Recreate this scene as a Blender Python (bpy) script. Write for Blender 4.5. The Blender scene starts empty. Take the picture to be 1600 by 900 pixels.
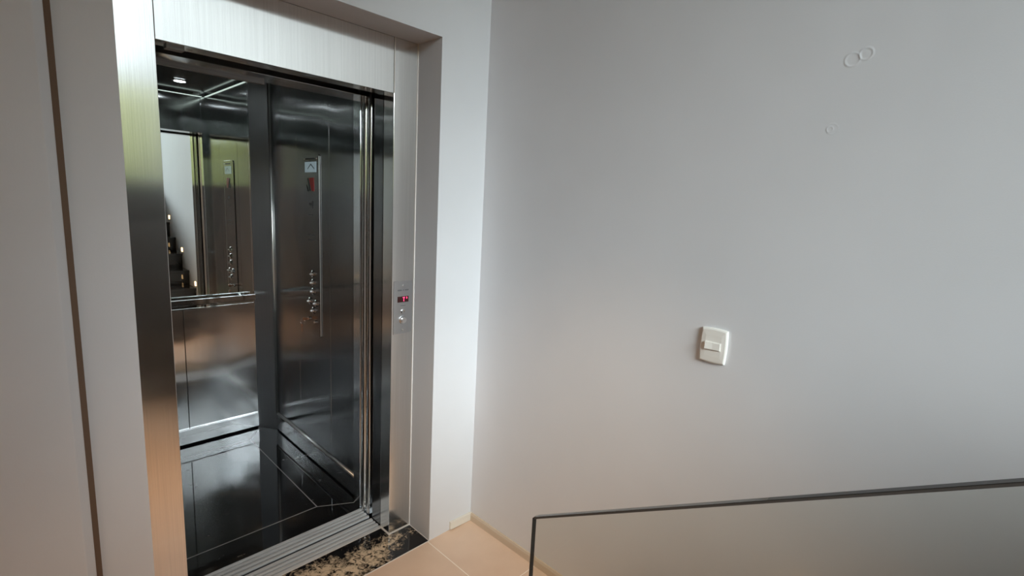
import bpy, bmesh, math, random
from mathutils import Vector, Matrix, noise
random.seed(4)
sc = bpy.context.scene
C = sc.collection

# ------------------------------------------------------------------ camera
cam_d = bpy.data.cameras.new('camera'); cam = bpy.data.objects.new('camera', cam_d); C.objects.link(cam)
cam_d.sensor_width = 36.0; cam_d.lens = 17.5074; cam_d.clip_start = 0.02
r = Vector((0.69804753, -0.71421124, 0.05130256)); u = Vector((0.08148501, 0.15041312, 0.9852594)); f = Vector((0.71139992, 0.6835775, -0.16319302))
cam.matrix_world = Matrix(((r.x, u.x, -f.x, 0), (r.y, u.y, -f.y, 0), (r.z, u.z, -f.z, 1.5707), (0, 0, 0, 1)))
sc.camera = cam

# ------------------------------------------------------------------ view, world, light
sc.view_settings.view_transform = 'Standard'; sc.view_settings.look = 'None'
sc.view_settings.gamma = 1.0; sc.view_settings.use_curve_mapping = False
sc.view_settings.exposure = -0.20
SKY_STRENGTH = 1.2
SKY_BACK = 6.5             # the brighter half of the sky, behind the lift, that lights the hedge
GLOW_DIR = (-0.36, -1.0, 0.48); GLOW_WIDTH = 0.032; GLOW = 52.0; GLOW_COL = (0.86, 0.95, 1.0)
SKY_LOW = (0.80, 0.92, 1.0, 1); SKY_HIGH = (0.80, 0.92, 1.0, 1)
FILL_LIGHT = 88.0            # power of the added warm fill lamps
CAB_SPOT = 14.0
COVE = 1.0
sc.cycles.max_bounces = 14; sc.cycles.diffuse_bounces = 6; sc.cycles.glossy_bounces = 9
sc.cycles.transmission_bounces = 8; sc.cycles.transparent_max_bounces = 12
sc.cycles.sample_clamp_indirect = 6.0
sc.cycles.caustics_reflective = False; sc.cycles.caustics_refractive = False
try:
    sc.cycles.use_denoising = True
except Exception:
    pass

w = bpy.data.worlds.new('sky'); sc.world = w; w.use_nodes = True
nt = w.node_tree; nt.nodes.clear()
out = nt.nodes.new('ShaderNodeOutputWorld'); bg = nt.nodes.new('ShaderNodeBackground')
tc = nt.nodes.new('ShaderNodeTexCoord'); sep = nt.nodes.new('ShaderNodeSeparateXYZ')
rmp = nt.nodes.new('ShaderNodeValToRGB')          # overcast sky: three times brighter overhead than at the horizon
rmp.color_ramp.elements[0].position = 0.0; rmp.color_ramp.elements[0].color = [c * 0.36 for c in SKY_LOW[:3]] + [1]
rmp.color_ramp.elements[1].position = 1.0; rmp.color_ramp.elements[1].color = SKY_HIGH
nt.links.new(tc.outputs['Generated'], sep.inputs[0]); nt.links.new(sep.outputs['Z'], rmp.inputs[0])
def wm(op, a, b):
    n = nt.nodes.new('ShaderNodeMath'); n.operation = op
    for i, v in enumerate((a, b)):
        if isinstance(v, (int, float)): n.inputs[i].default_value = v
        else: nt.links.new(v, n.inputs[i])
    return n.outputs[0]
dt_ = nt.nodes.new('ShaderNodeVectorMath'); dt_.operation = 'DOT_PRODUCT'; dt_.inputs[1].default_value = Vector(GLOW_DIR).normalized()
nt.links.new(tc.outputs['Generated'], dt_.inputs[0])   # bright cloud in front of the hidden sun
glow = wm('MULTIPLY', wm('POWER', 2.718, wm('DIVIDE', wm('SUBTRACT', dt_.outputs['Value'], 1.0), GLOW_WIDTH)), GLOW)
gm = nt.nodes.new('ShaderNodeVectorMath'); gm.operation = 'SCALE'; gm.inputs[0].default_value = GLOW_COL; nt.links.new(glow, gm.inputs['Scale'])
sm = nt.nodes.new('ShaderNodeVectorMath'); sm.operation = 'SCALE'; sm.inputs['Scale'].default_value = SKY_STRENGTH; nt.links.new(rmp.outputs[0], sm.inputs[0])
bk = wm('MULTIPLY', wm('MAXIMUM', sep.outputs['Y'], 0.0), SKY_BACK); nt.links.new(wm('ADD', bk, SKY_STRENGTH), sm.inputs['Scale'])
ad = nt.nodes.new('ShaderNodeVectorMath'); ad.operation = 'ADD'; nt.links.new(gm.outputs[0], ad.inputs[0]); nt.links.new(sm.outputs[0], ad.inputs[1])
nt.links.new(ad.outputs[0], bg.inputs['Color']); bg.inputs['Strength'].default_value = 1.0
nt.links.new(bg.outputs[0], out.inputs[0])

YW = -3.20                                        # the stair window wall
WX0, WX1, WZ0, WZ1 = -1.3, 1.42, 1.60, 4.05
pl = bpy.data.lights.new('window_portal', 'AREA'); pl.shape = 'RECTANGLE'; pl.size = WX1 - WX0; pl.size_y = WZ1 - WZ0
pl.cycles.is_portal = True
po = bpy.data.objects.new('window_portal', pl); C.objects.link(po)
po.location = ((WX0 + WX1) / 2, YW - 0.16, (WZ0 + WZ1) / 2); po.rotation_euler = (math.radians(90), 0, 0)   # faces +Y

# ------------------------------------------------------------------ materials
def nodes(m):
    m.use_nodes = True; t = m.node_tree; return t, t.nodes['Principled BSDF']
def mat(name, col, rough=0.5, metal=0.0, spec=0.5, **kw):
    m = bpy.data.materials.new(name); t, b = nodes(m)
    b.inputs['Base Color'].default_value = (*col, 1); b.inputs['Roughness'].default_value = rough
    b.inputs['Metallic'].default_value = metal; b.inputs['Specular IOR Level'].default_value = spec
    for k, v in kw.items(): b.inputs[k].default_value = v
    return m
def pos_node(t):
    g = t.nodes.new('ShaderNodeNewGeometry'); return g.outputs['Position']
def noise_n(t, vec, scale, detail=3, rough=0.5, dist=0.0):
    n = t.nodes.new('ShaderNodeTexNoise'); n.inputs['Scale'].default_value = scale; n.inputs['Detail'].default_value = detail
    n.inputs['Roughness'].default_value = rough; n.inputs['Distortion'].default_value = dist
    t.links.new(vec, n.inputs['Vector']); return n
def mapped(t, vec, s):
    m = t.nodes.new('ShaderNodeMapping'); m.inputs['Scale'].default_value = s; t.links.new(vec, m.inputs['Vector']); return m.outputs[0]
def ramp(t, fac, a, b, pa=0.0, pb=1.0):
    n = t.nodes.new('ShaderNodeValToRGB'); e = n.color_ramp.elements
    e[0].position = pa; e[0].color = (*a, 1); e[1].position = pb; e[1].color = (*b, 1)
    t.links.new(fac, n.inputs[0]); return n
def math_n(t, op, a, b=None, c=None):
    n = t.nodes.new('ShaderNodeMath'); n.operation = op
    for i, v in enumerate((a, b, c)):
        if v is None: continue
        if isinstance(v, (int, float)): n.inputs[i].default_value = v
        else: t.links.new(v, n.inputs[i])
    return n.outputs[0]
def bump(t, b, h, strength, dist):
    n = t.nodes.new('ShaderNodeBump'); n.inputs['Strength'].default_value = strength; n.inputs['Distance'].default_value = dist
    t.links.new(h, n.inputs['Height']); t.links.new(n.outputs[0], b.inputs['Normal']); return n

def paint(name, col, patches=()):
    m = mat(name, col, 0.55, spec=0.3); t, b = nodes(m); p = pos_node(t)
    n = noise_n(t, p, 2.2, 3); rr = ramp(t, n.outputs[0], [c * 0.965 for c in col], [min(1, c * 1.02) for c in col], 0.3, 0.7)
    t.links.new(rr.outputs[0], b.inputs['Base Color'])
    fine = noise_n(t, p, 260, 2); soft = noise_n(t, p, 7, 2)
    h = math_n(t, 'ADD', math_n(t, 'MULTIPLY', fine.outputs[0], 0.25), math_n(t, 'MULTIPLY', soft.outputs[0], 1.6))
    for (c, rad, wd, k) in patches:                # small round filler marks in the plaster
        d = t.nodes.new('ShaderNodeVectorMath'); d.operation = 'DISTANCE'; d.inputs[1].default_value = c; t.links.new(p, d.inputs[0])
        e = math_n(t, 'DIVIDE', math_n(t, 'SUBTRACT', d.outputs['Value'], rad), wd)
        g = math_n(t, 'POWER', 2.718, math_n(t, 'MULTIPLY', math_n(t, 'MULTIPLY', e, e), -1.0))
        h = math_n(t, 'ADD', h, math_n(t, 'MULTIPLY', g, k))
    bump(t, b, h, 0.55, 0.0011)
    return m
PATCH = [((1.55, 0.334, 1.980), 0.016, 0.003, 1.0), ((1.55, 0.306, 1.990), 0.014, 0.003, 1.0), ((1.55, 0.306, 1.990), 0.0, 0.006, 0.6),
         ((1.55, 0.361, 1.811), 0.007, 0.002, 0.6), ((1.55, 0.356, 1.812), 0.013, 0.002, 0.4)]
M = {}
M['wall'] = paint('wall_paint', (0.70, 0.70, 0.715))
M['wall_r'] = paint('wall_paint_patched', (0.70, 0.70, 0.715), PATCH)
M['ceil'] = paint('ceiling_paint', (0.72, 0.72, 0.72))
M['gap'] = mat('brown_filler', (0.16, 0.10, 0.065), 0.8)
M['cream'] = mat('cream_baseboard', (0.74, 0.70, 0.62), 0.4)
M['grout'] = mat('pale_sealant', (0.82, 0.77, 0.72), 0.5)

def steel(name, col, rough=0.2, aniso=0.95, streak=0.06, wave=0.0):
    m = mat(name, col, rough, 1.0); t, b = nodes(m)
    b.inputs['Anisotropic'].default_value = aniso
    tg = t.nodes.new('ShaderNodeTangent'); tg.direction_type = 'RADIAL'; tg.axis = 'Z'
    t.links.new(tg.outputs[0], b.inputs['Tangent'])
    p = pos_node(t); n = noise_n(t, mapped(t, p, (420, 420, 2.5)), 1.0, 2)
    rr = ramp(t, n.outputs[0], [c * (1 - streak) for c in col], [min(1, c * (1 + streak)) for c in col], 0.3, 0.7)
    t.links.new(rr.outputs[0], b.inputs['Base Color'])
    if wave:
        bump(t, b, noise_n(t, mapped(t, p, (1.0, 1.0, 1.0)), 3.2, 1).outputs[0], 1.0, wave)
    return m
M['steel'] = steel('brushed_steel', (0.88, 0.87, 0.85), 0.155, 0.9)
M['steel_cab'] = steel('brushed_cab_steel', (0.78, 0.79, 0.80), 0.12, 0.9, 0.03, 0.004)
M['steel_side'] = steel('dimmed_cab_steel', (0.36, 0.36, 0.37), 0.15, 0.9, 0.03, 0.003)  # cab steel with its dim reflections put into a darker base colour
M['steel_post'] = steel('satin_post_steel', (0.66, 0.66, 0.68), 0.34, 0.9, 0.03)
M['steel_dark'] = steel('dark_door_steel', (0.30, 0.30, 0.305), 0.16, 0.9, 0.03)
M['plate'] = mat('satin_plate', (0.62, 0.62, 0.63), 0.32, 1.0)
M['button'] = mat('satin_button', (0.86, 0.86, 0.87), 0.28, 1.0)
M['trim'] = mat('satin_trim', (0.86, 0.85, 0.83), 0.34, 1.0)
M['chrome'] = mat('chrome', (0.82, 0.82, 0.82), 0.08, 1.0)
M['mirror'] = mat('mirror_glass', (0.84, 0.88, 0.86), 0.0, 1.0)
M['black'] = mat('black_gloss_panel', (0.012, 0.012, 0.014), 0.12)
M['dull'] = mat('dull_black_metal', (0.012, 0.012, 0.012), 0.6)
M['grey_metal'] = mat('grey_bracket', (0.32, 0.31, 0.31), 0.45, 0.6)
M['white_plastic'] = mat('white_plastic', (0.80, 0.78, 0.73), 0.35)
M['engrave'] = mat('engraved_ink', (0.10, 0.10, 0.105), 0.6)
M['red'] = mat('red_label', (0.60, 0.035, 0.04), 0.35)
M['brass'] = mat('copper_key', (0.62, 0.36, 0.24), 0.25, 1.0)
M['lcd'] = mat('lcd_glass', (0.36, 0.44, 0.47), 0.12, **{'Emission Color': (0.50, 0.66, 0.72, 1), 'Emission Strength': 0.30})
M['lcd_ink'] = mat('lcd_segment', (0.16, 0.21, 0.23), 0.3)
M['lens'] = mat('display_lens', (0.045, 0.012, 0.012), 0.1)
def emit(name, col, s):
    m = mat(name, col, 0.4); t, b = nodes(m)
    b.inputs['Emission Color'].default_value = (*col, 1); b.inputs['Emission Strength'].default_value = s; return m
M['digit'] = emit('red_led_digit', (1.0, 0.05, 0.16), 3.0)
M['cove'] = emit('cove_led', (0.86, 1.0, 0.93), COVE)
M['spot'] = emit('downlight_led', (0.90, 0.96, 1.0), CAB_SPOT)
M['amber'] = emit('step_led', (1.0, 0.62, 0.30), 6.0)

# aluminium sill
m = mat('ribbed_aluminium', (0.66, 0.67, 0.68), 0.45, 0.25); t, b = nodes(m); p = pos_node(t)
n = noise_n(t, mapped(t, p, (3, 60, 1)), 1.0, 3); rr = ramp(t, n.outputs[0], (0.66, 0.66, 0.66), (0.84, 0.85, 0.86), 0.3, 0.7)
t.links.new(rr.outputs[0], b.inputs['Base Color']); M['alu'] = m
M['groove'] = mat('sill_groove', (0.10, 0.10, 0.105), 0.5, 0.5)

# beige porcelain floor tiles with pale joints
m = mat('beige_tiles', (0.55, 0.42, 0.33), 0.33); t, b = nodes(m); p = pos_node(t)
s_ = t.nodes.new('ShaderNodeSeparateXYZ'); t.links.new(p, s_.inputs[0])
def joint(axis, off, size, wd):
    a = math_n(t, 'DIVIDE', math_n(t, 'SUBTRACT', s_.outputs[axis], off), size)
    fr = math_n(t, 'SUBTRACT', a, math_n(t, 'ROUND', a))
    return math_n(t, 'LESS_THAN', math_n(t, 'ABSOLUTE', fr), wd / size / 2)
j = math_n(t, 'MAXIMUM', joint(0, 1.2865, 0.60, 0.004), joint(1, 1.2545, 0.60, 0.004))
n = noise_n(t, p, 3.5, 5, 0.6); rr = ramp(t, n.outputs[0], (0.66, 0.485, 0.36), (0.74, 0.56, 0.425), 0.3, 0.7)
mx = t.nodes.new('ShaderNodeMix'); mx.data_type = 'RGBA'
t.links.new(j, mx.inputs['Factor']); t.links.new(rr.outputs[0], mx.inputs['A']); mx.inputs['B'].default_value = (0.90, 0.81, 0.71, 1)
t.links.new(mx.outputs['Result'], b.inputs['Base Color']); M['tile'] = m

# black granite with white flecks (cab floor, stairs)
def granite(name, inlay):
    m = mat(name, (0.01, 0.01, 0.011), 0.04); t, b = nodes(m); p = pos_node(t)
    b.inputs['IOR'].default_value = 1.75
    n1 = noise_n(t, mapped(t, p, (1, 1.7, 1)), 6.5, 6, 0.66, 1.2); n2 = noise_n(t, p, 40, 4)
    v = math_n(t, 'MULTIPLY', n1.outputs[0], math_n(t, 'ADD', n2.outputs[0], 0.55))
    rr = ramp(t, v, (0.008, 0.008, 0.0085), (0.20, 0.19, 0.18), 0.72, 0.84)
    col = rr.outputs[0]
    if inlay:
        s2 = t.nodes.new('ShaderNodeSeparateXYZ'); t.links.new(p, s2.inputs[0])
        x, y = s2.outputs[0], s2.outputs[1]
        def band(d, wd): return math_n(t, 'LESS_THAN', math_n(t, 'ABSOLUTE', d), wd)
        inside_y = math_n(t, 'MULTIPLY', math_n(t, 'GREATER_THAN', y, 2.287), math_n(t, 'LESS_THAN', y, 3.243))
        inside_x = math_n(t, 'LESS_THAN', x, 1.027)
        g = math_n(t, 'MULTIPLY', band(math_n(t, 'SUBTRACT', x, 1.026), 0.0025), inside_y)
        g = math_n(t, 'MAXIMUM', g, math_n(t, 'MULTIPLY', band(math_n(t, 'SUBTRACT', y, 2.289), 0.003), inside_x))
        g = math_n(t, 'MAXIMUM', g, math_n(t, 'MULTIPLY', band(math_n(t, 'SUBTRACT', y, 3.242), 0.003), inside_x))
        # mitres of the border towards the corners
        d1 = math_n(t, 'ADD', math_n(t, 'SUBTRACT', y, 2.289), math_n(t, 'MULTIPLY', math_n(t, 'SUBTRACT', x, 1.024), 0.56))
        g = math_n(t, 'MAXIMUM', g, math_n(t, 'MULTIPLY', math_n(t, 'MULTIPLY', band(d1, 0.003), math_n(t, 'GREATER_THAN', x, 1.024)), math_n(t, 'LESS_THAN', y, 2.30)))
        d2 = math_n(t, 'SUBTRACT', math_n(t, 'SUBTRACT', y, 3.242), math_n(t, 'MULTIPLY', math_n(t, 'SUBTRACT', x, 1.024), 1.40))
        g = math_n(t, 'MAXIMUM', g, math_n(t, 'MULTIPLY', math_n(t, 'MULTIPLY', band(d2, 0.004), math_n(t, 'GREATER_THAN', x, 1.024)), math_n(t, 'GREATER_THAN', y, 3.23)))
        mx = t.nodes.new('ShaderNodeMix'); mx.data_type = 'RGBA'
        t.links.new(g, mx.inputs['Factor']); t.links.new(col, mx.inputs['A']); mx.inputs['B'].default_value = (0.40, 0.38, 0.36, 1)
        col = mx.outputs['Result']
    t.links.new(col, b.inputs['Base Color']); return m
M['granite'] = granite('black_granite', True)
M['granite_s'] = granite('black_stair_granite', False)
# threshold stone: black with a broad cream vein
m = mat('veined_granite', (0.01, 0.01, 0.01), 0.07); t, b = nodes(m); p = pos_node(t)
s_ = t.nodes.new('ShaderNodeSeparateXYZ'); t.links.new(p, s_.inputs[0])
n1 = noise_n(t, p, 9, 7, 0.7, 0.6); n2 = noise_n(t, p, 42, 6, 0.7, 1.0)
# the cream vein fills the left of the slab and thins to a tongue at the right
tong = math_n(t, 'ABSOLUTE', math_n(t, 'SUBTRACT', s_.outputs[1], math_n(t, 'ADD', 1.792, math_n(t, 'MULTIPLY', math_n(t, 'SUBTRACT', s_.outputs[0], 1.1), 0.16))))
wid = math_n(t, 'MULTIPLY_ADD', math_n(t, 'SUBTRACT', 1.24, s_.outputs[0]), 0.36, 0.012)
inn = math_n(t, 'SUBTRACT', wid, tong)
v = math_n(t, 'ADD', math_n(t, 'MULTIPLY', inn, 7.0), math_n(t, 'ADD', math_n(t, 'MULTIPLY', math_n(t, 'SUBTRACT', n1.outputs[0], 0.5), 2.2), math_n(t, 'MULTIPLY', math_n(t, 'SUBTRACT', n2.outputs[0], 0.5), 2.6)))
lim = math_n(t, 'MINIMUM', v, math_n(t, 'ADD', 0.42, math_n(t, 'MULTIPLY', math_n(t, 'SUBTRACT', n2.outputs[0], 0.5), 4.2)))
rr = ramp(t, lim, (0.010, 0.009, 0.010), (0.72, 0.57, 0.40), 0.0, 0.55)
t.links.new(rr.outputs[0], b.inputs['Base Color']); M['vein'] = m

def pane(name, tint):
    m = bpy.data.materials.new(name); m.use_nodes = True; t = m.node_tree; t.nodes.clear()
    o = t.nodes.new('ShaderNodeOutputMaterial'); tr = t.nodes.new('ShaderNodeBsdfTransparent'); gl = t.nodes.new('ShaderNodeBsdfGlossy')
    fr = t.nodes.new('ShaderNodeFresnel'); fr.inputs['IOR'].default_value = 1.5; mx = t.nodes.new('ShaderNodeMixShader')
    ge = t.nodes.new('ShaderNodeNewGeometry')      # reflect on the outer faces only
    fac = math_n(t, 'MULTIPLY', fr.outputs[0], math_n(t, 'SUBTRACT', 1.0, ge.outputs['Backfacing']))
    tr.inputs[0].default_value = (*tint, 1); gl.inputs['Roughness'].default_value = 0.0
    t.links.new(fac, mx.inputs[0]); t.links.new(tr.outputs[0], mx.inputs[1]); t.links.new(gl.outputs[0], mx.inputs[2])
    t.links.new(mx.outputs[0], o.inputs[0]); return m
M['pane'] = pane('balustrade_glass', (0.94, 0.945, 0.925))
M['winpane'] = pane('window_glass', (0.97, 0.98, 0.97))
M['glass_edge'] = mat('polished_glass_edge', (0.022, 0.024, 0.025), 0.30, spec=0.3)
M['glass_arris'] = mat('ground_glass_arris', (0.05, 0.05, 0.05), 0.3)
m = mat('leaves', (0.20, 0.22, 0.06), 0.6); t, b = nodes(m); p = pos_node(t)
n = noise_n(t, p, 3.0, 5); rr = ramp(t, n.outputs[0], (0.36, 0.38, 0.17), (0.78, 0.75, 0.44), 0.35, 0.65)
t.links.new(rr.outputs[0], b.inputs['Base Color']); M['leaf'] = m
tl = t.nodes.new('ShaderNodeBsdfTranslucent'); tl.inputs[0].default_value = (0.80, 0.78, 0.40, 1); ms = t.nodes.new('ShaderNodeMixShader'); ms.inputs[0].default_value = 0.5
t.links.new(b.outputs[0], ms.inputs[1]); t.links.new(tl.outputs[0], ms.inputs[2]); t.links.new(ms.outputs[0], t.nodes['Material Output'].inputs['Surface'])
M['grass'] = mat('lawn', (0.12, 0.17, 0.05), 0.9)
M['charcoal'] = mat('charcoal_cladding', (0.022, 0.022, 0.024), 0.5)
M['frame'] = mat('dark_window_frame', (0.03, 0.03, 0.032), 0.4)

# ------------------------------------------------------------------ mesh helpers
class MB:
    def __init__(s, base=(0, 0, 0)): s.bm = bmesh.new(); s.b = Vector(base)
    def quad(s, pts):
        s.bm.faces.new([s.bm.verts.new(Vector(q) - s.b) for q in pts]); return s
    def box(s, x0, x1, y0, y1, z0, z1):
        P = [(x0, y0, z0), (x1, y0, z0), (x1, y1, z0), (x0, y1, z0), (x0, y0, z1), (x1, y0, z1), (x1, y1, z1), (x0, y1, z1)]
        v = [s.bm.verts.new(Vector(q) - s.b) for q in P]
        for q in ((0, 3, 2, 1), (4, 5, 6, 7), (0, 1, 5, 4), (1, 2, 6, 5), (2, 3, 7, 6), (3, 0, 4, 7)): s.bm.faces.new([v[i] for i in q])
        return s
    def prism(s, pts, axis, a0, a1):
        """outline pts (2D) extruded along axis from a0 to a1; axis x: (y,z), y: (x,z), z: (x,y)"""
        def P(q, a): return Vector({'x': (a, q[0], q[1]), 'y': (q[0], a, q[1]), 'z': (q[0], q[1], a)}[axis]) - s.b
        A = [s.bm.verts.new(P(q, a0)) for q in pts]; B = [s.bm.verts.new(P(q, a1)) for q in pts]
        n = len(pts); s.bm.faces.new(A); s.bm.faces.new(B[::-1])
        for i in range(n): s.bm.faces.new((A[i], B[i], B[(i + 1) % n], A[(i + 1) % n]))
        return s
    def lathe(s, c, d, prof, n=24):
        """profile [(along, radius)] revolved about axis d through c"""
        d = Vector(d).normalized(); a = d.orthogonal().normalized(); e = d.cross(a); c = Vector(c) - s.b
        rings = []
        for (h, rad) in prof:
            if rad < 1e-6: rings.append([s.bm.verts.new(c + d * h)])
            else: rings.append([s.bm.verts.new(c + d * h + (a * math.cos(k * math.tau / n) + e * math.sin(k * math.tau / n)) * rad) for k in range(n)])
        for A, B in zip(rings, rings[1:]):
            for k in range(n):
                q = [A[k % len(A)], A[(k + 1) % len(A)], B[(k + 1) % len(B)], B[k % len(B)]]
                q = list(dict.fromkeys(q))
                if len(q) > 2: s.bm.faces.new(q)
        for R_, flip in ((rings[0], 0), (rings[-1], 1)):
            if len(R_) > 2: s.bm.faces.new(R_)
        return s
    def build(s, name, m, parent=None, bevel=0.0, seg=2, smooth=False):
        bmesh.ops.recalc_face_normals(s.bm, faces=s.bm.faces)
        me = bpy.data.meshes.new(name); s.bm.to_mesh(me); s.bm.free()
        me.materials.append(m); o = bpy.data.objects.new(name, me); C.objects.link(o)
        if smooth:
            for q in me.polygons: q.use_smooth = True
        if parent: o.parent = parent
        else: o.location = s.b
        if bevel:
            bv = o.modifiers.new('bevel', 'BEVEL'); bv.width = bevel; bv.segments = seg; bv.limit_method = 'ANGLE'; bv.angle_limit = math.radians(40)
        return o
def tag(o, label, cat, group=None):
    o['label'] = label; o['category'] = cat
    if group: o['group'] = group
    return o
def thing(name, loc, label, cat, group=None):
    o = bpy.data.objects.new(name, None); C.objects.link(o); o.location = loc; o.empty_display_size = 0.05
    return tag(o, label, cat, group)
def struct(o, label=None, cat=None):
    o['kind'] = 'structure'
    if label: o['label'] = label
    if cat: o['category'] = cat
    return o

# ------------------------------------------------------------------ measurements
YA, YJ = 1.698, 1.860                  # face of the wall, face of the steel frame
XL, XR = 0.2508, 1.2946                # wall opening
XI, XO = 0.368, 1.1794                 # clear opening between the jambs
ZS, ZH = 2.2158, 2.0                   # soffit, underside of the header
XB = 1.550                             # wall on the right
EDGE = 0.30                            # end of the added light-blocking wall behind the camera
TOP = 4.2
CX0, CX1, CY0, CY1 = 0.15, 1.212, 2.135, 3.40   # inside of the cab

# ------------------------------------------------------------------ setting
fl = MB().box(-1.3, XB + 0.12, -1.30, YA + 0.001, -0.12, 0.0).build('floor', M['tile'])
struct(fl, 'beige stone tile floor of the landing', 'floor')
wa = MB()
wa.box(0.13, XL, YA, YJ + 0.0, -0.12, TOP); wa.box(XR, XB + 0.12, YA, YJ, -0.12, TOP); wa.box(XL, XR, YA, YJ, ZS, TOP)
wa = wa.build('wall_front', M['wall']); struct(wa, 'pale grey wall round the lift opening', 'wall')
wr = MB().box(XB, XB + 0.12, YW - 0.2, YA, -0.12, TOP).build('wall_right', M['wall_r']); struct(wr, 'grey painted wall with the light switch', 'wall')
wl = MB().prism([(-1.3, 1.66), (0.096, 1.66), (0.1165, 1.682), (0.1165, 1.86), (-1.3, 1.86)], 'z', -0.12, TOP).build('wall_left', M['wall'], bevel=0.003)
struct(wl, 'dim greyish wall left of the lift with a rounded edge', 'wall')
MB().box(0.1165, 0.13, YA - 0.010, YJ, -0.12, TOP).build('trim_1', M['gap'])
struct(bpy.data.objects['trim_1'], 'thin brown vertical joint beside the lift wall', 'trim')
side = MB().box(-1.42, -1.3, YW - 0.2, 1.86, -0.12, TOP).build('wall_side', M['wall']); struct(side)
bl = MB(); bl.box(-1.42, -0.16, -0.74, -0.66, -0.12, TOP); bl.box(-0.16, EDGE, -0.74, -0.66, -0.12, 1.66); bl.box(-0.16, EDGE, -0.74, -0.66, 2.62, TOP)  # unseen wall added to keep window light off the left, notched for the cab
bl = bl.build('wall_light_block', M['wall']); struct(bl)
ce = MB().box(EDGE, XB + 0.12, YW - 0.2, YA + 0.16, TOP, TOP + 0.15); ce.box(-1.42, EDGE, YW - 0.2, -0.66, TOP, TOP + 0.15)
ce = ce.build('ceiling', M['ceil']); struct(ce)
ce2 = MB(); ce2.box(-1.3, XB, 1.12, YA, 2.62, 2.80); ce2.box(-1.3, EDGE, -0.66, 1.12, 2.62, 2.80); ce2.box(EDGE - 0.06, EDGE, -0.66, 1.12, 2.80, TOP + 0.15); ce2.box(EDGE - 0.06, XB, 1.12, 1.2, 2.80, TOP)
ce2 = ce2.build('ceiling_landing', M['ceil']); struct(ce2)
# stair window wall
sw = MB()
sw.box(-1.42, XB, YW - 0.2, YW, -0.12, WZ0); sw.box(-1.42, WX0, YW - 0.2, YW, WZ0, TOP); sw.box(WX1, XB, YW - 0.2, YW, WZ0, TOP); sw.box(WX0, WX1, YW - 0.2, YW, WZ1, TOP)
sw = sw.build('wall_stair', M['charcoal']); struct(sw)
pp = MB().box(EDGE - 0.05, XB - 0.002, -1.37, -1.25, -0.12, 1.585).build('wall_parapet', M['charcoal']); struct(pp)
wf = MB()
for x in (WX0, (WX0 + WX1) / 2 - 0.02, WX1 - 0.04): wf.box(x, x + 0.04, YW - 0.14, YW - 0.08, WZ0, WZ1)
wf.box(WX0, WX1, YW - 0.14, YW - 0.08, WZ0, WZ0 + 0.04); wf.box(WX0, WX1, YW - 0.14, YW - 0.08, WZ1 - 0.04, WZ1)
wf = wf.build('window_1', M['frame']); struct(wf)
wp = MB().box(WX0 + 0.03, WX1 - 0.03, YW - 0.113, YW - 0.107, WZ0 + 0.03, WZ1 - 0.03).build('window_pane', M['winpane'], wf)
# lift shaft shell behind the wall
sh = MB()
sh.box(-0.3, -0.2, YJ, 3.75, -0.4, 2.95); sh.box(1.75, 1.85, YJ, 3.75, -0.4, 2.95); sh.box(-0.3, 1.85, 3.65, 3.75, -0.4, 2.95)
sh.box(-0.3, 1.85, YJ, 3.75, 2.85, 2.95); sh.box(-0.3, 1.85, 2.0, 3.75, -0.4, -0.3)
sh = sh.build('wall_shaft', M['dull']); struct(sh)

bb = MB().prism([(XB, 0.0), (XB - 0.010, 0.0), (XB - 0.010, 0.030), (XB - 0.006, 0.040), (XB, 0.040)], 'y', 0.80, YA - 0.012)
bb = bb.build('baseboard_right', mat('tan_baseboard', (0.60, 0.50, 0.39), 0.4)); struct(bb, 'low tan baseboard along the right wall', 'baseboard')
bf = MB().prism([(1.414, 0.006), (XB, 0.0), (XB, 0.040), (1.414, 0.045)], 'y', YA - 0.012, YA).build('baseboard_front', M['cream'], bevel=0.0015)
struct(bf, 'short cream baseboard piece in the corner', 'baseboard')

# ------------------------------------------------------------------ stairs beside the right wall (seen in the lift mirror)
st = thing('staircase', (1.17, 0.80, 0.0), 'black granite staircase climbing along the right wall, seen in the lift mirror', 'staircase')
ys = [0.80, 0.53, 0.256, -0.010, -0.286, -0.563, -0.84, -1.117]; GX0 = 0.81
for i, y in enumerate(ys):
    z = 0.099 + 0.1725 * i; y1 = ys[i + 1] if i + 1 < len(ys) else -1.248
    if i < 5: x0, yy = GX0, y1
    else: x0, yy = 0.57, y1
    s = MB(st.location); s.box(x0, XB - 0.001, yy + 0.002, y - 0.02, max(0.0, 0) if i < 5 else 0.0, z - 0.03)
    s.box(x0 - (0.0 if i < 5 else 0.0), XB - 0.001, yy - 0.004 if i + 1 < len(ys) else yy + 0.002, y, z - 0.03, z)
    s.build('step', M['granite_s'], st, bevel=0.002)
STEP_LIGHTS = [(0.28, 0.405, 'lowest amber step light on the wall in the lift mirror'), (-0.24, 0.748, 'middle amber step light on the wall in the lift mirror'),
               (-0.79, 1.090, 'highest amber step light on the wall in the lift mirror')]
STEP_LIGHTS = [(0.26, 0.405 + 0.09, STEP_LIGHTS[0][2]), (-0.26, 0.748 + 0.09, STEP_LIGHTS[1][2]), (-0.81, 1.090 + 0.11, STEP_LIGHTS[2][2])]
for y, z, lab in STEP_LIGHTS:
    q = thing('step_light', (XB, y, z), lab, 'light', 'step lights along the stair wall')
    MB(q.location).box(XB - 0.006, XB, y - 0.035, y + 0.035, z - 0.035, z + 0.035).build('bezel', M['plate'], q, bevel=0.002)
    MB(q.location).box(XB - 0.012, XB - 0.006, y - 0.024, y + 0.024, z - 0.024, z + 0.024).build('lens', M['amber'], q)

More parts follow.
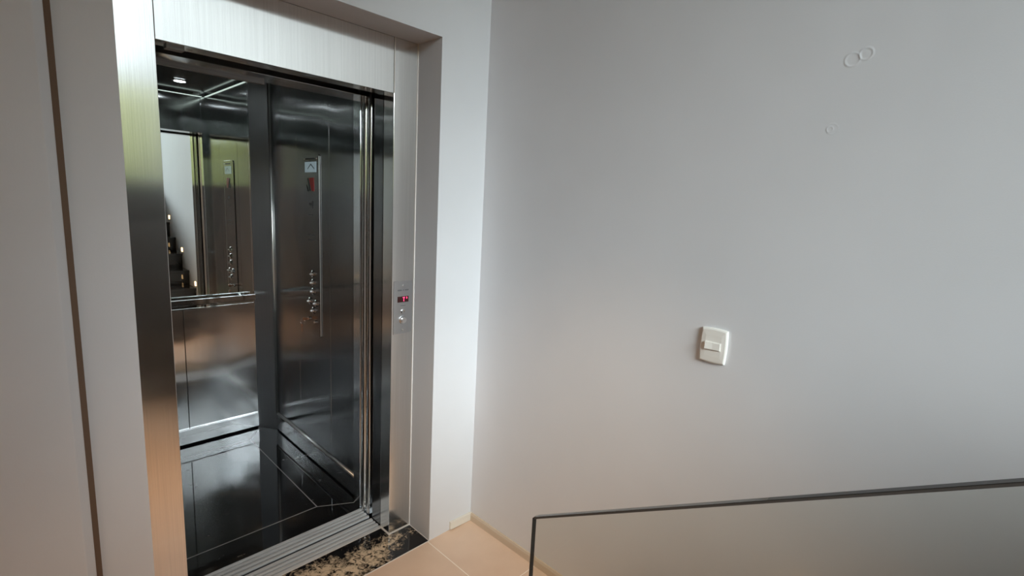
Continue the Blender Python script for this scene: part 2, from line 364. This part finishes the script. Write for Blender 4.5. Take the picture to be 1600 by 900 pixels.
# ------------------------------------------------------------------ glass balustrade
gx = 0.80; k = gx / 0.9
gy0, gz0 = 0.7373 * k, 1.5707 - (1.5707 - 0.7989) * k
gy1, gz1 = -0.0694 * k, 1.5707 - (1.5707 - 1.2592) * k
sl = (gz1 - gz0) / (gy1 - gy0); gye = -0.55; gze = gz0 + sl * (gye - gy0)
gb = thing('glass_balustrade', (gx, gy0, 0.0), 'frameless clear glass balustrade pane with a sloping dark polished top edge', 'balustrade')
T = 0.012
MB(gb.location).prism([(gy0 - 0.0012, 0.0), (gy0 - 0.0012, gz0 - 0.0015), (gye, gze - 0.0015), (gye, 0.47)], 'x', gx - T, gx).build('pane', M['pane'], gb)
e = MB(gb.location)
e.prism([(gy0 - 0.006, gz0 + 0.0002), (gye, gze + 0.0002), (gye, gze - 0.0015), (gy0 - 0.006, gz0 - 0.0015)], 'x', gx - T, gx)
tp = e.build('top_edge', M['glass_edge'], gb); tp['label'] = 'dark polished top edge of the glass'
e = MB(gb.location); e.box(gx - T, gx, gy0 - 0.0012, gy0 + 0.0005, 0.0, gz0 - 0.005)
e.build('end_edge', M['glass_edge'], gb)
e = MB(gb.location); n_ = Vector((0, -sl, 1)).normalized()
e.prism([(gy0 - 0.006, gz0 - 0.0045), (gy0 - 0.006, gz0 - 0.0008), (gye, gze - 0.0008), (gye, gze - 0.0060)], 'x', gx - T - 0.0004, gx - T)
e.build('arris', M['glass_arris'], gb)

# ------------------------------------------------------------------ unseen warm fill lamps, added to brighten the floor and left walls
for lx, ly, aim, ang, kk, lab in ((-1.0, 0.70, (-1.0, 0.70, 0), 95, 0.7, 'added warm fill lamp beside the left landing wall'), (0.20, 0.75, (1.00, 1.00, 0), 66, 1.1, 'added warm fill lamp nearest the lift'),
                                  (0.20, -0.25, (0.75, 0.30, 0.0), 58, 0.7, 'added warm fill lamp near the stairs')):
    lt = thing('fill_lamp', (lx, ly, 2.62), lab, 'lamp', 'added fill lamps of the landing')
    MB(lt.location).lathe((lx, ly, 2.62), (0, 0, -1), [(0, 0.055), (0.004, 0.055), (0.006, 0.046)], 24).build('trim_ring', M['white_plastic'], lt)
    ll = bpy.data.lights.new('fill_lamp_light', 'SPOT'); ll.energy = FILL_LIGHT * kk; ll.color = (1.0, 0.68, 0.42); ll.spot_size = math.radians(ang); ll.spot_blend = 1.0; ll.shadow_soft_size = 0.04
    lo = bpy.data.objects.new('fill_lamp_light', ll); C.objects.link(lo); lo.parent = lt; lo.location = (0, 0, -0.02); lo.rotation_euler = (Vector(aim) - Vector((lx, ly, 2.6))).to_track_quat('-Z', 'Y').to_euler()
    MB(lt.location).lathe((lx, ly, 2.614), (0, 0, -1), [(0, 0.044), (0.001, 0.044)], 24).build('lens', M['amber'], lt)

# ------------------------------------------------------------------ wall switch
SW = ((0.5919), 1.1680)
sy, sz = SW
lp = thing('light_switch', (XB, sy, sz), 'white plastic light switch plate with one rocker on the grey wall', 'switch')
def plate_outline(hw, hh, by, bz, n=10):
    P = []
    for k_ in range(n): a = -1 + 2 * k_ / n; P.append((a * hw, -(hh + bz * (1 - a * a))))
    for k_ in range(n): a = -1 + 2 * k_ / n; P.append((hw + by * (1 - a * a), a * hh))
    for k_ in range(n): a = 1 - 2 * k_ / n; P.append((a * hw, hh + bz * (1 - a * a)))
    for k_ in range(n): a = 1 - 2 * k_ / n; P.append((-(hw + by * (1 - a * a)), a * hh))
    return P
bm_ = MB(lp.location); rings = []
for (x, sx) in ((0.0, 1.0), (-0.005, 1.0), (-0.0085, 0.972), (-0.0105, 0.90), (-0.0115, 0.6)):
    rings.append([bm_.bm.verts.new((x, a * sx, b_ * sx)) for a, b_ in plate_outline(0.0395, 0.0535, 0.0025, 0.003)])
for A, B in zip(rings, rings[1:]):
    for k_ in range(len(A)): bm_.bm.faces.new((A[k_], A[(k_ + 1) % len(A)], B[(k_ + 1) % len(A)], B[k_]))
bm_.bm.faces.new(rings[-1]); bm_.bm.faces.new(rings[0])
bm_.build('face_plate', M['white_plastic'], lp)
MB(lp.location).box(XB - 0.0122, XB - 0.0095, sy - 0.0255, sy + 0.0255, sz - 0.0135, sz + 0.0135).build('rocker_surround', M['white_plastic'], lp, bevel=0.0006)
rk = MB(lp.location)
rk.prism([(XB - 0.0115, sy - 0.0235), (XB - 0.0150, sy - 0.0235), (XB - 0.0160, sy), (XB - 0.0195, sy + 0.0235), (XB - 0.0115, sy + 0.0235)], 'z', sz - 0.0115, sz + 0.0115)
rk.build('rocker', M['white_plastic'], lp, bevel=0.0008)

# ------------------------------------------------------------------ steel landing frame
fr = thing('lift_door_frame', (0.7737, YJ, 0.0), 'brushed steel lift door frame set into the grey wall', 'door frame')
MB(fr.location).box(XL, XI, YJ, YJ + 0.075, 0.0, ZS).build('jamb', M['steel'], fr, bevel=0.0012)
jr = MB(fr.location).box(XO, XR, YJ, YJ + 0.075, 0.0, ZS).build('jamb', M['steel'], fr, bevel=0.0012)
MB(fr.location).box(XI + 0.001, XO - 0.001, YJ + 0.001, YJ + 0.075, ZH, ZS).build('header', M['steel'], fr, bevel=0.001)
s = MB(fr.location); s.box(XO - 0.0006, XO + 0.0032, YJ - 0.0012, YJ, ZH, ZS)
s.box(XR - 0.0035, XR, YJ - 0.003, YJ, 0.0, ZS); s.box(XO - 0.004, XR, YJ - 0.004, YJ, 0.0, 0.004); s.box(XO - 0.004, XO, YJ, YJ + 0.075, 0.0, 0.004)
s.build('sealant', M['grout'], fr)
lk = MB().box(0.404, 0.452, 1.90, 1.935, 1.992, 1.9999)
tag(lk.build('lock_plate', M['grey_metal']), 'small grey metal plate under the left end of the steel header', 'plate')

# stone threshold, landing sill
vt = MB().box(XL, XR, YA + 0.002, 1.925, -0.05, 0.0); vt.box(XL, XI, 1.925, 1.93, -0.05, -0.002)
th = tag(vt.build('threshold', M['vein']), 'black granite threshold with a cream vein in front of the lift', 'threshold')
gr = MB(); gr.box(XL, XR, YA - 0.003, YA + 0.002, -0.02, 0.0008); gr.box(XR - 0.002, XR + 0.002, YA, YJ, -0.02, 0.0012); gr.box(XI, XO, 1.925, 1.929, -0.02, 0.0008)
gr.build('joint', M['grout'], th)
def sill(name, y0, y1, ribs, label):
    o = thing(name, ((XI + XO) / 2, (y0 + y1) / 2, -0.04), label, 'sill')
    b_ = MB(o.location).box(XI - 0.0, XO + 0.004, y0, y1, -0.04, -0.009); b_.build('base', M['groove'], o)
    q = MB(o.location)
    for a0, a1 in ribs: q.box(XI, XO + 0.004, a0, a1, -0.0095, 0.0)
    q.build('ribbed_top', M['alu'], o, bevel=0.0012)
    return o
sill('landing_sill', 1.929, 2.026, [(1.929, 1.950), (1.960, 1.975), (1.986, 1.998), (2.009, 2.026)], 'ribbed aluminium sill of the landing door, beside the veined stone')
sill('cab_sill', 2.046, 2.134, [(2.046, 2.059), (2.071, 2.085), (2.097, 2.109), (2.118, 2.134)], 'ribbed aluminium sill of the lift cab, beside the black floor')

# sliding doors, pushed open to the right: only their leading edges show
ld = thing('landing_door', (1.36, 1.98, 0.0), 'open landing door, dark steel edge just behind the right jamb', 'door')
MB(ld.location).box(1.184, 1.54, 1.945, 2.022, 0.004, 2.03).build('door_leaf', M['steel_dark'], ld, bevel=0.003)
MB(ld.location).box(1.186, 1.54, 1.955, 1.975, 2.03, 2.10).build('hanger', M['dull'], ld)
for y0, y1, x0, lab in ((2.058, 2.088, 1.186, 'outer leaf of the open lift cab door, worn steel edge'), (2.096, 2.130, 1.181, 'inner leaf of the open lift cab door, bright steel edge')):
    cd = thing('cab_door', (1.36, (y0 + y1) / 2, 0.0), lab, 'door', 'sliding cab door leaves')
    pr = []
    rr_ = (y1 - y0) / 2; cy = (y0 + y1) / 2
    for k_ in range(9):
        a = math.pi / 2 + math.pi * k_ / 8; pr.append((x0 + rr_ * 0.55 + rr_ * 0.55 * math.cos(a), cy + rr_ * math.sin(a)))
    pr += [(1.54, y0), (1.54, y1)]
    MB(cd.location).prism(pr, 'z', 0.003, 2.03).build('door_leaf', M['steel'], cd, smooth=False, bevel=0.0)
    MB(cd.location).box(1.24, 1.54, cy - 0.008, cy + 0.008, 2.03, 2.10).build('hanger', M['dull'], cd)
dt = MB().box(-0.1, 1.6, 1.94, 2.045, 2.105, 2.20); tag(dt.build('door_track', M['dull']), 'black door track above the lift opening behind the header', 'track')

# ------------------------------------------------------------------ the cab
cab = thing('lift_cab', ((CX0 + CX1) / 2, (CY0 + CY1) / 2, -0.06), 'open lift cab with brushed steel walls, mirror and black granite floor', 'lift')
B = cab.location
MB(B).box(CX0 - 0.02, CX1 + 0.02, CY0, CY1 + 0.02, -0.06, 0.0).build('cab_floor', M['granite'], cab)
MB(B).box(CX0 - 0.02, CX1 + 0.02, CY0 - 0.0, CY1 + 0.02, 2.30, 2.33).build('ceiling_panel', M['black'], cab)
# rear wall: mirror above the rail, steel below
MB(B).box(CX0, 1.128, CY1, CY1 + 0.012, 0.862, 2.30).build('mirror', M['mirror'], cab)
tr = MB(B); tr.box(1.1235, 1.1285, CY1 - 0.004, CY1 + 0.001, 0.862, 2.30); tr.box(CX0, 1.128, CY1 - 0.004, CY1 + 0.001, 0.856, 0.864)
tr.build('mirror_trim', M['chrome'], cab)
for x0, x1 in ((CX0, 0.7285), (0.7315, 1.13)):
    MB(B).box(x0, x1, CY1, CY1 + 0.012, 0.105, 0.855).build('rear_panel', M['steel_cab'], cab, bevel=0.0008)
MB(B).box(CX0, 1.13, CY1 - 0.006, CY1 + 0.012, 0.012, 0.105).build('rear_skirting', M['steel_cab'], cab, bevel=0.002)
MB(B).box(CX0, 1.128, CY1 - 0.009, CY1 + 0.002, 0.105, 0.112).build('skirting_trim', M['chrome'], cab, bevel=0.002)
hr = MB(B).box(CX0 + 0.03, 1.120, 3.343, 3.352, 0.890, 0.930); hr = hr.build('handrail', M['chrome'], cab, bevel=0.004, seg=3)
for x in (0.36, 1.06):
    MB(B).lathe((x, 3.352, 0.910), (0, 1, 0), [(0, 0.010), (0.012, 0.007), (0.042, 0.007), (0.044, 0.016), (0.048, 0.016)], 16).build('rail_bracket', M['chrome'], hr, smooth=True)
# canted corner post
MB(B).prism([(1.1285, CY1), (1.2085, 3.283), (1.24, 3.30), (1.24, 3.42), (1.13, 3.42)], 'z', 0.0, 2.30).build('corner_post', M['steel_post'], cab)
MB(B).lathe((1.2075, 3.277, 0.112), (0, 0, 1), [(0, 0.0095), (2.18, 0.0095)], 20).build('corner_trim', M['trim'], cab, smooth=True)
# right wall panels
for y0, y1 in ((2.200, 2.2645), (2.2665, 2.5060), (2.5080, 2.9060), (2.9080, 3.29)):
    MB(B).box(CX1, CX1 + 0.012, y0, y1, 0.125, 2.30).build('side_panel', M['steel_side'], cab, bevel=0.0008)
MB(B).box(CX1 - 0.006, CX1 + 0.012, 2.200, 3.275, 0.010, 0.110).build('side_skirting', M['steel_cab'], cab, bevel=0.002)
q = MB(B); q.lathe((CX1 - 0.002, 2.200, 0.118), (0, 1, 0), [(0, 0.0085), (1.07, 0.0085)], 16); q.build('skirting_trim', M['trim'], cab, smooth=True)
MB(B).box(1.181, CX1 + 0.02, 2.136, 2.199, 0.0, 2.30).build('entrance_post', M['steel_cab'], cab, bevel=0.002)
# left wall, front return, transom (seen in reflections)
MB(B).box(CX0 - 0.012, CX0, CY0, CY1, 0.105, 2.30).build('side_panel', M['steel_cab'], cab)
MB(B).box(CX0 - 0.012, CX0 + 0.006, CY0, CY1, 0.010, 0.105).build('side_skirting', M['steel_cab'], cab)
MB(B).box(CX0, 0.366, CY0 + 0.002, CY0 + 0.064, 0.0, 2.30).build('entrance_post', M['steel_cab'], cab, bevel=0.002)
MB(B).box(0.367, 1.180, 2.060, CY0 + 0.064, 2.006, 2.30).build('transom', M['steel_cab'], cab, bevel=0.001)
MB(B).box(0.367, 0.79, 2.185, 2.205, 1.995, 2.03).build('transom_lip', M['grey_metal'], cab)
cv = MB(B); z0, z1 = 2.277, 2.282
cv.box(CX0 + 0.02, CX1 - 0.02, CY0 + 0.064, CY0 + 0.070, z0, z1); cv.box(CX1 - 0.006, CX1, 2.22, 3.25, z0, z1); cv.box(CX0, CX0 + 0.006, 2.22, 3.38, z0, z1)
cv.build('cove_light', M['cove'], cab)
for x, y in ((0.955, 2.62), (0.42, 2.62)):
    d = MB(B).lathe((x, y, 2.30), (0, 0, -1), [(0, 0.045), (0.004, 0.045), (0.006, 0.036)], 24).build('downlight', M['chrome'], cab)
    MB(B).lathe((x, y, 2.294), (0, 0, -1), [(0, 0.034), (0.0015, 0.034)], 24).build('downlight_lens', M['spot'], d)

# ------------------------------------------------------------------ car operating panel
CPX = CX1 - 0.005
cp = thing('operating_panel', (CX1, 2.72, 0.785), 'tall narrow steel operating panel with buttons on the right lift wall', 'control panel')
B = cp.location
y0, y1, z0, z1 = 2.6135, 2.826, 0.785, 1.787; rc = 0.02
ol = []
for cy, cz, a0 in ((y1 - rc, z1 - rc, 0), (y0 + rc, z1 - rc, 90), (y0 + rc, z0 + rc, 180), (y1 - rc, z0 + rc, 270)):
    for k_ in range(6): a = math.radians(a0 + 18 * k_); ol.append((cy + rc * math.cos(a), cz + rc * math.sin(a)))
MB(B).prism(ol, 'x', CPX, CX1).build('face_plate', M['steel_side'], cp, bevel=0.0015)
MB(B).box(CPX - 0.0006, CPX + 0.0030, y0 - 0.0016, y0 + 0.0008, z0 + 0.012, z1 - 0.012).build('edge_trim', M['trim'], cp, bevel=0.0008)
def onp(y0, y1, z0, z1, d=0.0012): return MB(B).box(CPX - d, CPX, y0, y1, z0, z1)
lc = onp(2.645, 2.782, 1.692, 1.747, 0.002).build('display', M['lcd'], cp)
a = MB(B)
a.prism([(2.744, 1.708), (2.748, 1.712), (2.706, 1.738), (2.664, 1.712), (2.668, 1.708), (2.706, 1.731)], 'x', CPX - 0.0026, CPX - 0.002); a.build('arrow', M['lcd_ink'], lc)
n_ = onp(2.66, 2.77, 1.760, 1.767); n_.build('nameplate', M['engrave'], cp)
for y in (2.64, 2.79): MB(B).lathe((CPX, y, 1.764), (-1, 0, 0), [(0, 0.005), (0.002, 0.004), (0.0025, 0)], 12).build('screw', M['chrome'], cp)
rd = MB(B).prism([(2.735, 1.662), (2.675, 1.664), (2.672, 1.592), (2.702, 1.592)], 'x', CPX - 0.0014, CPX).build('warning_label', M['red'], cp)
rd['label'] = 'red warning label'
q = MB(B); q.prism([(2.752, 1.660), (2.742, 1.660), (2.716, 1.594), (2.73, 1.594)], 'x', CPX - 0.0014, CPX); q.prism([(2.768, 1.625), (2.762, 1.625), (2.738, 1.590), (2.752, 1.590)], 'x', CPX - 0.0014, CPX)
q.build('label_stripe', M['dull'], cp)
q = onp(2.70, 2.735, 1.515, 1.530); q.box(CPX - 0.0012, CPX, 2.688, 2.70, 1.500, 1.540); q.build('pictogram', M['engrave'], cp)
for a_ in ((2.69, 2.745, 1.462, 1.466), (2.665, 2.76, 1.352, 1.356), (2.665, 2.76, 1.325, 1.329)): onp(*a_).build('engraved_line', M['engrave'], cp)
for i, (y, z) in enumerate(((2.701, 1.138), (2.7, 1.089), (2.699, 1.040), (2.740, 0.979), (2.664, 0.977), (2.699, 0.930))):
    bt = MB(B).lathe((CPX, y, z), (-1, 0, 0), [(0, 0.0195), (0.004, 0.0195), (0.006, 0.0165), (0.005, 0.014), (0.010, 0.011), (0.012, 0.0)], 24).build('floor_button', M['chrome'], cp, smooth=False)
    MB(B).lathe((CPX - 0.010, y, z), (-1, 0, 0), [(0, 0.006), (0.009, 0.0045), (0.011, 0)], 14).build('button_cap', M['plate'], bt)
for y, z in ((2.752, 0.874), (2.672, 0.868)):
    MB(B).lathe((CPX, y, z), (-1, 0, 0), [(0, 0.011), (0.008, 0.010), (0.009, 0.0)], 18).build('key_switch', M['chrome'], cp)
for y in (2.64, 2.80): MB(B).lathe((CPX, y, 1.245), (-1, 0, 0), [(0, 0.003), (0.0015, 0.002), (0.0018, 0)], 10).build('screw', M['dull'], cp)

# key left in the switch with a second key hanging from its ring
ky = thing('key_ring', (CPX - 0.02, 2.752, 0.872), 'copper coloured keys left hanging in the lift panel switch', 'keys')
B = ky.location
q = MB(B); q.box(CPX - 0.022, CPX - 0.009, 2.7505, 2.7535, 0.869, 0.879)
q.lathe((CPX - 0.031, 2.7505, 0.874), (0, 1, 0), [(0, 0.011), (0.003, 0.011)], 18); q.build('key', M['brass'], ky)
def torus(b_, c, R_, r_, axis, n=24, k=8):
    c = Vector(c) - b_.b; ax = Vector(axis).normalized(); a_ = ax.orthogonal().normalized(); e_ = ax.cross(a_); V = []
    for i in range(n):
        d_ = a_ * math.cos(i * math.tau / n) + e_ * math.sin(i * math.tau / n)
        V.append([b_.bm.verts.new(c + d_ * (R_ + r_ * math.cos(j_ * math.tau / k)) + ax * r_ * math.sin(j_ * math.tau / k)) for j_ in range(k)])
    for i in range(n):
        for j_ in range(k): b_.bm.faces.new((V[i][j_], V[(i + 1) % n][j_], V[(i + 1) % n][(j_ + 1) % k], V[i][(j_ + 1) % k]))
q = MB(B); torus(q, (CPX - 0.037, 2.760, 0.858), 0.014, 0.0014, (0.75, 0.66, 0.0)); q.build('ring', M['chrome'], ky, smooth=True)
q = MB(B); q.lathe((CPX - 0.0385, 2.773, 0.836), (1, 0, 0), [(0, 0.011), (0.0025, 0.011)], 18)
q.box(CPX - 0.0385, CPX - 0.0365, 2.769, 2.776, 0.800, 0.830); q.build('key', M['brass'], ky)

# ------------------------------------------------------------------ landing call panel
cl = thing('call_panel', (1.237, YJ, 0.977), 'small steel lift call panel with red digit on the right jamb', 'call panel')
B = cl.location; yf = YJ - 0.0025
MB(B).box(1.1885, 1.2855, yf, YJ, 0.9775, 1.2165).build('face_plate', M['plate'], cl, bevel=0.0008)
ds = MB(B).box(1.2080, 1.2648, yf - 0.0008, yf, 1.1211, 1.1473).build('display', M['lens'], cl)
q = MB(B); ye, yd = yf - 0.0014, yf - 0.0008
def seg(x0, x1, z0, z1): q.box(x0, x1, ye, yd, z0, z1)
seg(1.2345, 1.2455, 1.1405, 1.1435); seg(1.2395, 1.2425, 1.1345, 1.1405); seg(1.2385, 1.2415, 1.1255, 1.1335); seg(1.2535, 1.2570, 1.1360, 1.1440)
q.build('digit', M['digit'], ds)
q = MB(B); random.seed(7); x = 1.2085
while x < 1.262:
    wd = random.choice((0.0022, 0.003, 0.0038)); q.box(x, x + wd, yf - 0.0003, yf, 1.1725, 1.1785); x += wd + (0.0012 if abs(x - 1.232) > 0.004 else 0.005)
q.build('engraved_line', M['engrave'], cl)
q = MB(B); q.box(1.2245, 1.2500, yf - 0.0003, yf, 1.1045, 1.1060); q.build('engraved_line', M['engrave'], cl)
for z in (1.1965, 0.9945): MB(B).lathe((1.2362, yf, z), (0, -1, 0), [(0, 0.0048), (0.0014, 0.0044), (0.0022, 0)], 14).build('screw', M['chrome'], cl)
MB(B).lathe((1.2355, yf, 1.0790), (0, -1, 0), [(0, 0.0105), (0.003, 0.0105), (0.004, 0.008), (0.0025, 0.006), (0.0025, 0)], 24).build('key_switch', M['chrome'], cl)
bt = MB(B).lathe((1.2355, yf, 1.0405), (0, -1, 0), [(0, 0.0185), (0.0035, 0.0185), (0.006, 0.0165), (0.0055, 0.0135), (0.0035, 0.0130)], 32).build('button_ring', M['chrome'], cl)
MB(B).lathe((1.2355, yf, 1.0405), (0, -1, 0), [(0.003, 0.0125), (0.014, 0.0120), (0.0155, 0.0105), (0.0150, 0)], 28).build('call_button', M['button'], bt)

# ------------------------------------------------------------------ outside the stair window
gd = MB().box(-30, 30, -40, YW - 0.3, -0.5, -0.3).build('floor_outside', M['grass']); struct(gd)
hd = MB((0, -11, -0.3))
for i in range(46):
    x = -11 + 22 * random.random(); y = -11 + random.uniform(-1.2, 1.2); z = random.uniform(0.4, 3.1); rad = random.uniform(0.9, 1.5)
    g = bmesh.ops.create_icosphere(hd.bm, subdivisions=3, radius=rad)
    for v in g['verts']:
        v.co *= 1 + 0.28 * noise.noise(v.co * 2.3 + Vector((i, 0, 0))); v.co += Vector((x, y + 11, z + 0.3))
hd = hd.build('hedge', M['leaf']); tag(hd, 'tall green leafy hedge outside, reflected in the lift steel', 'hedge'); hd['kind'] = 'stuff'
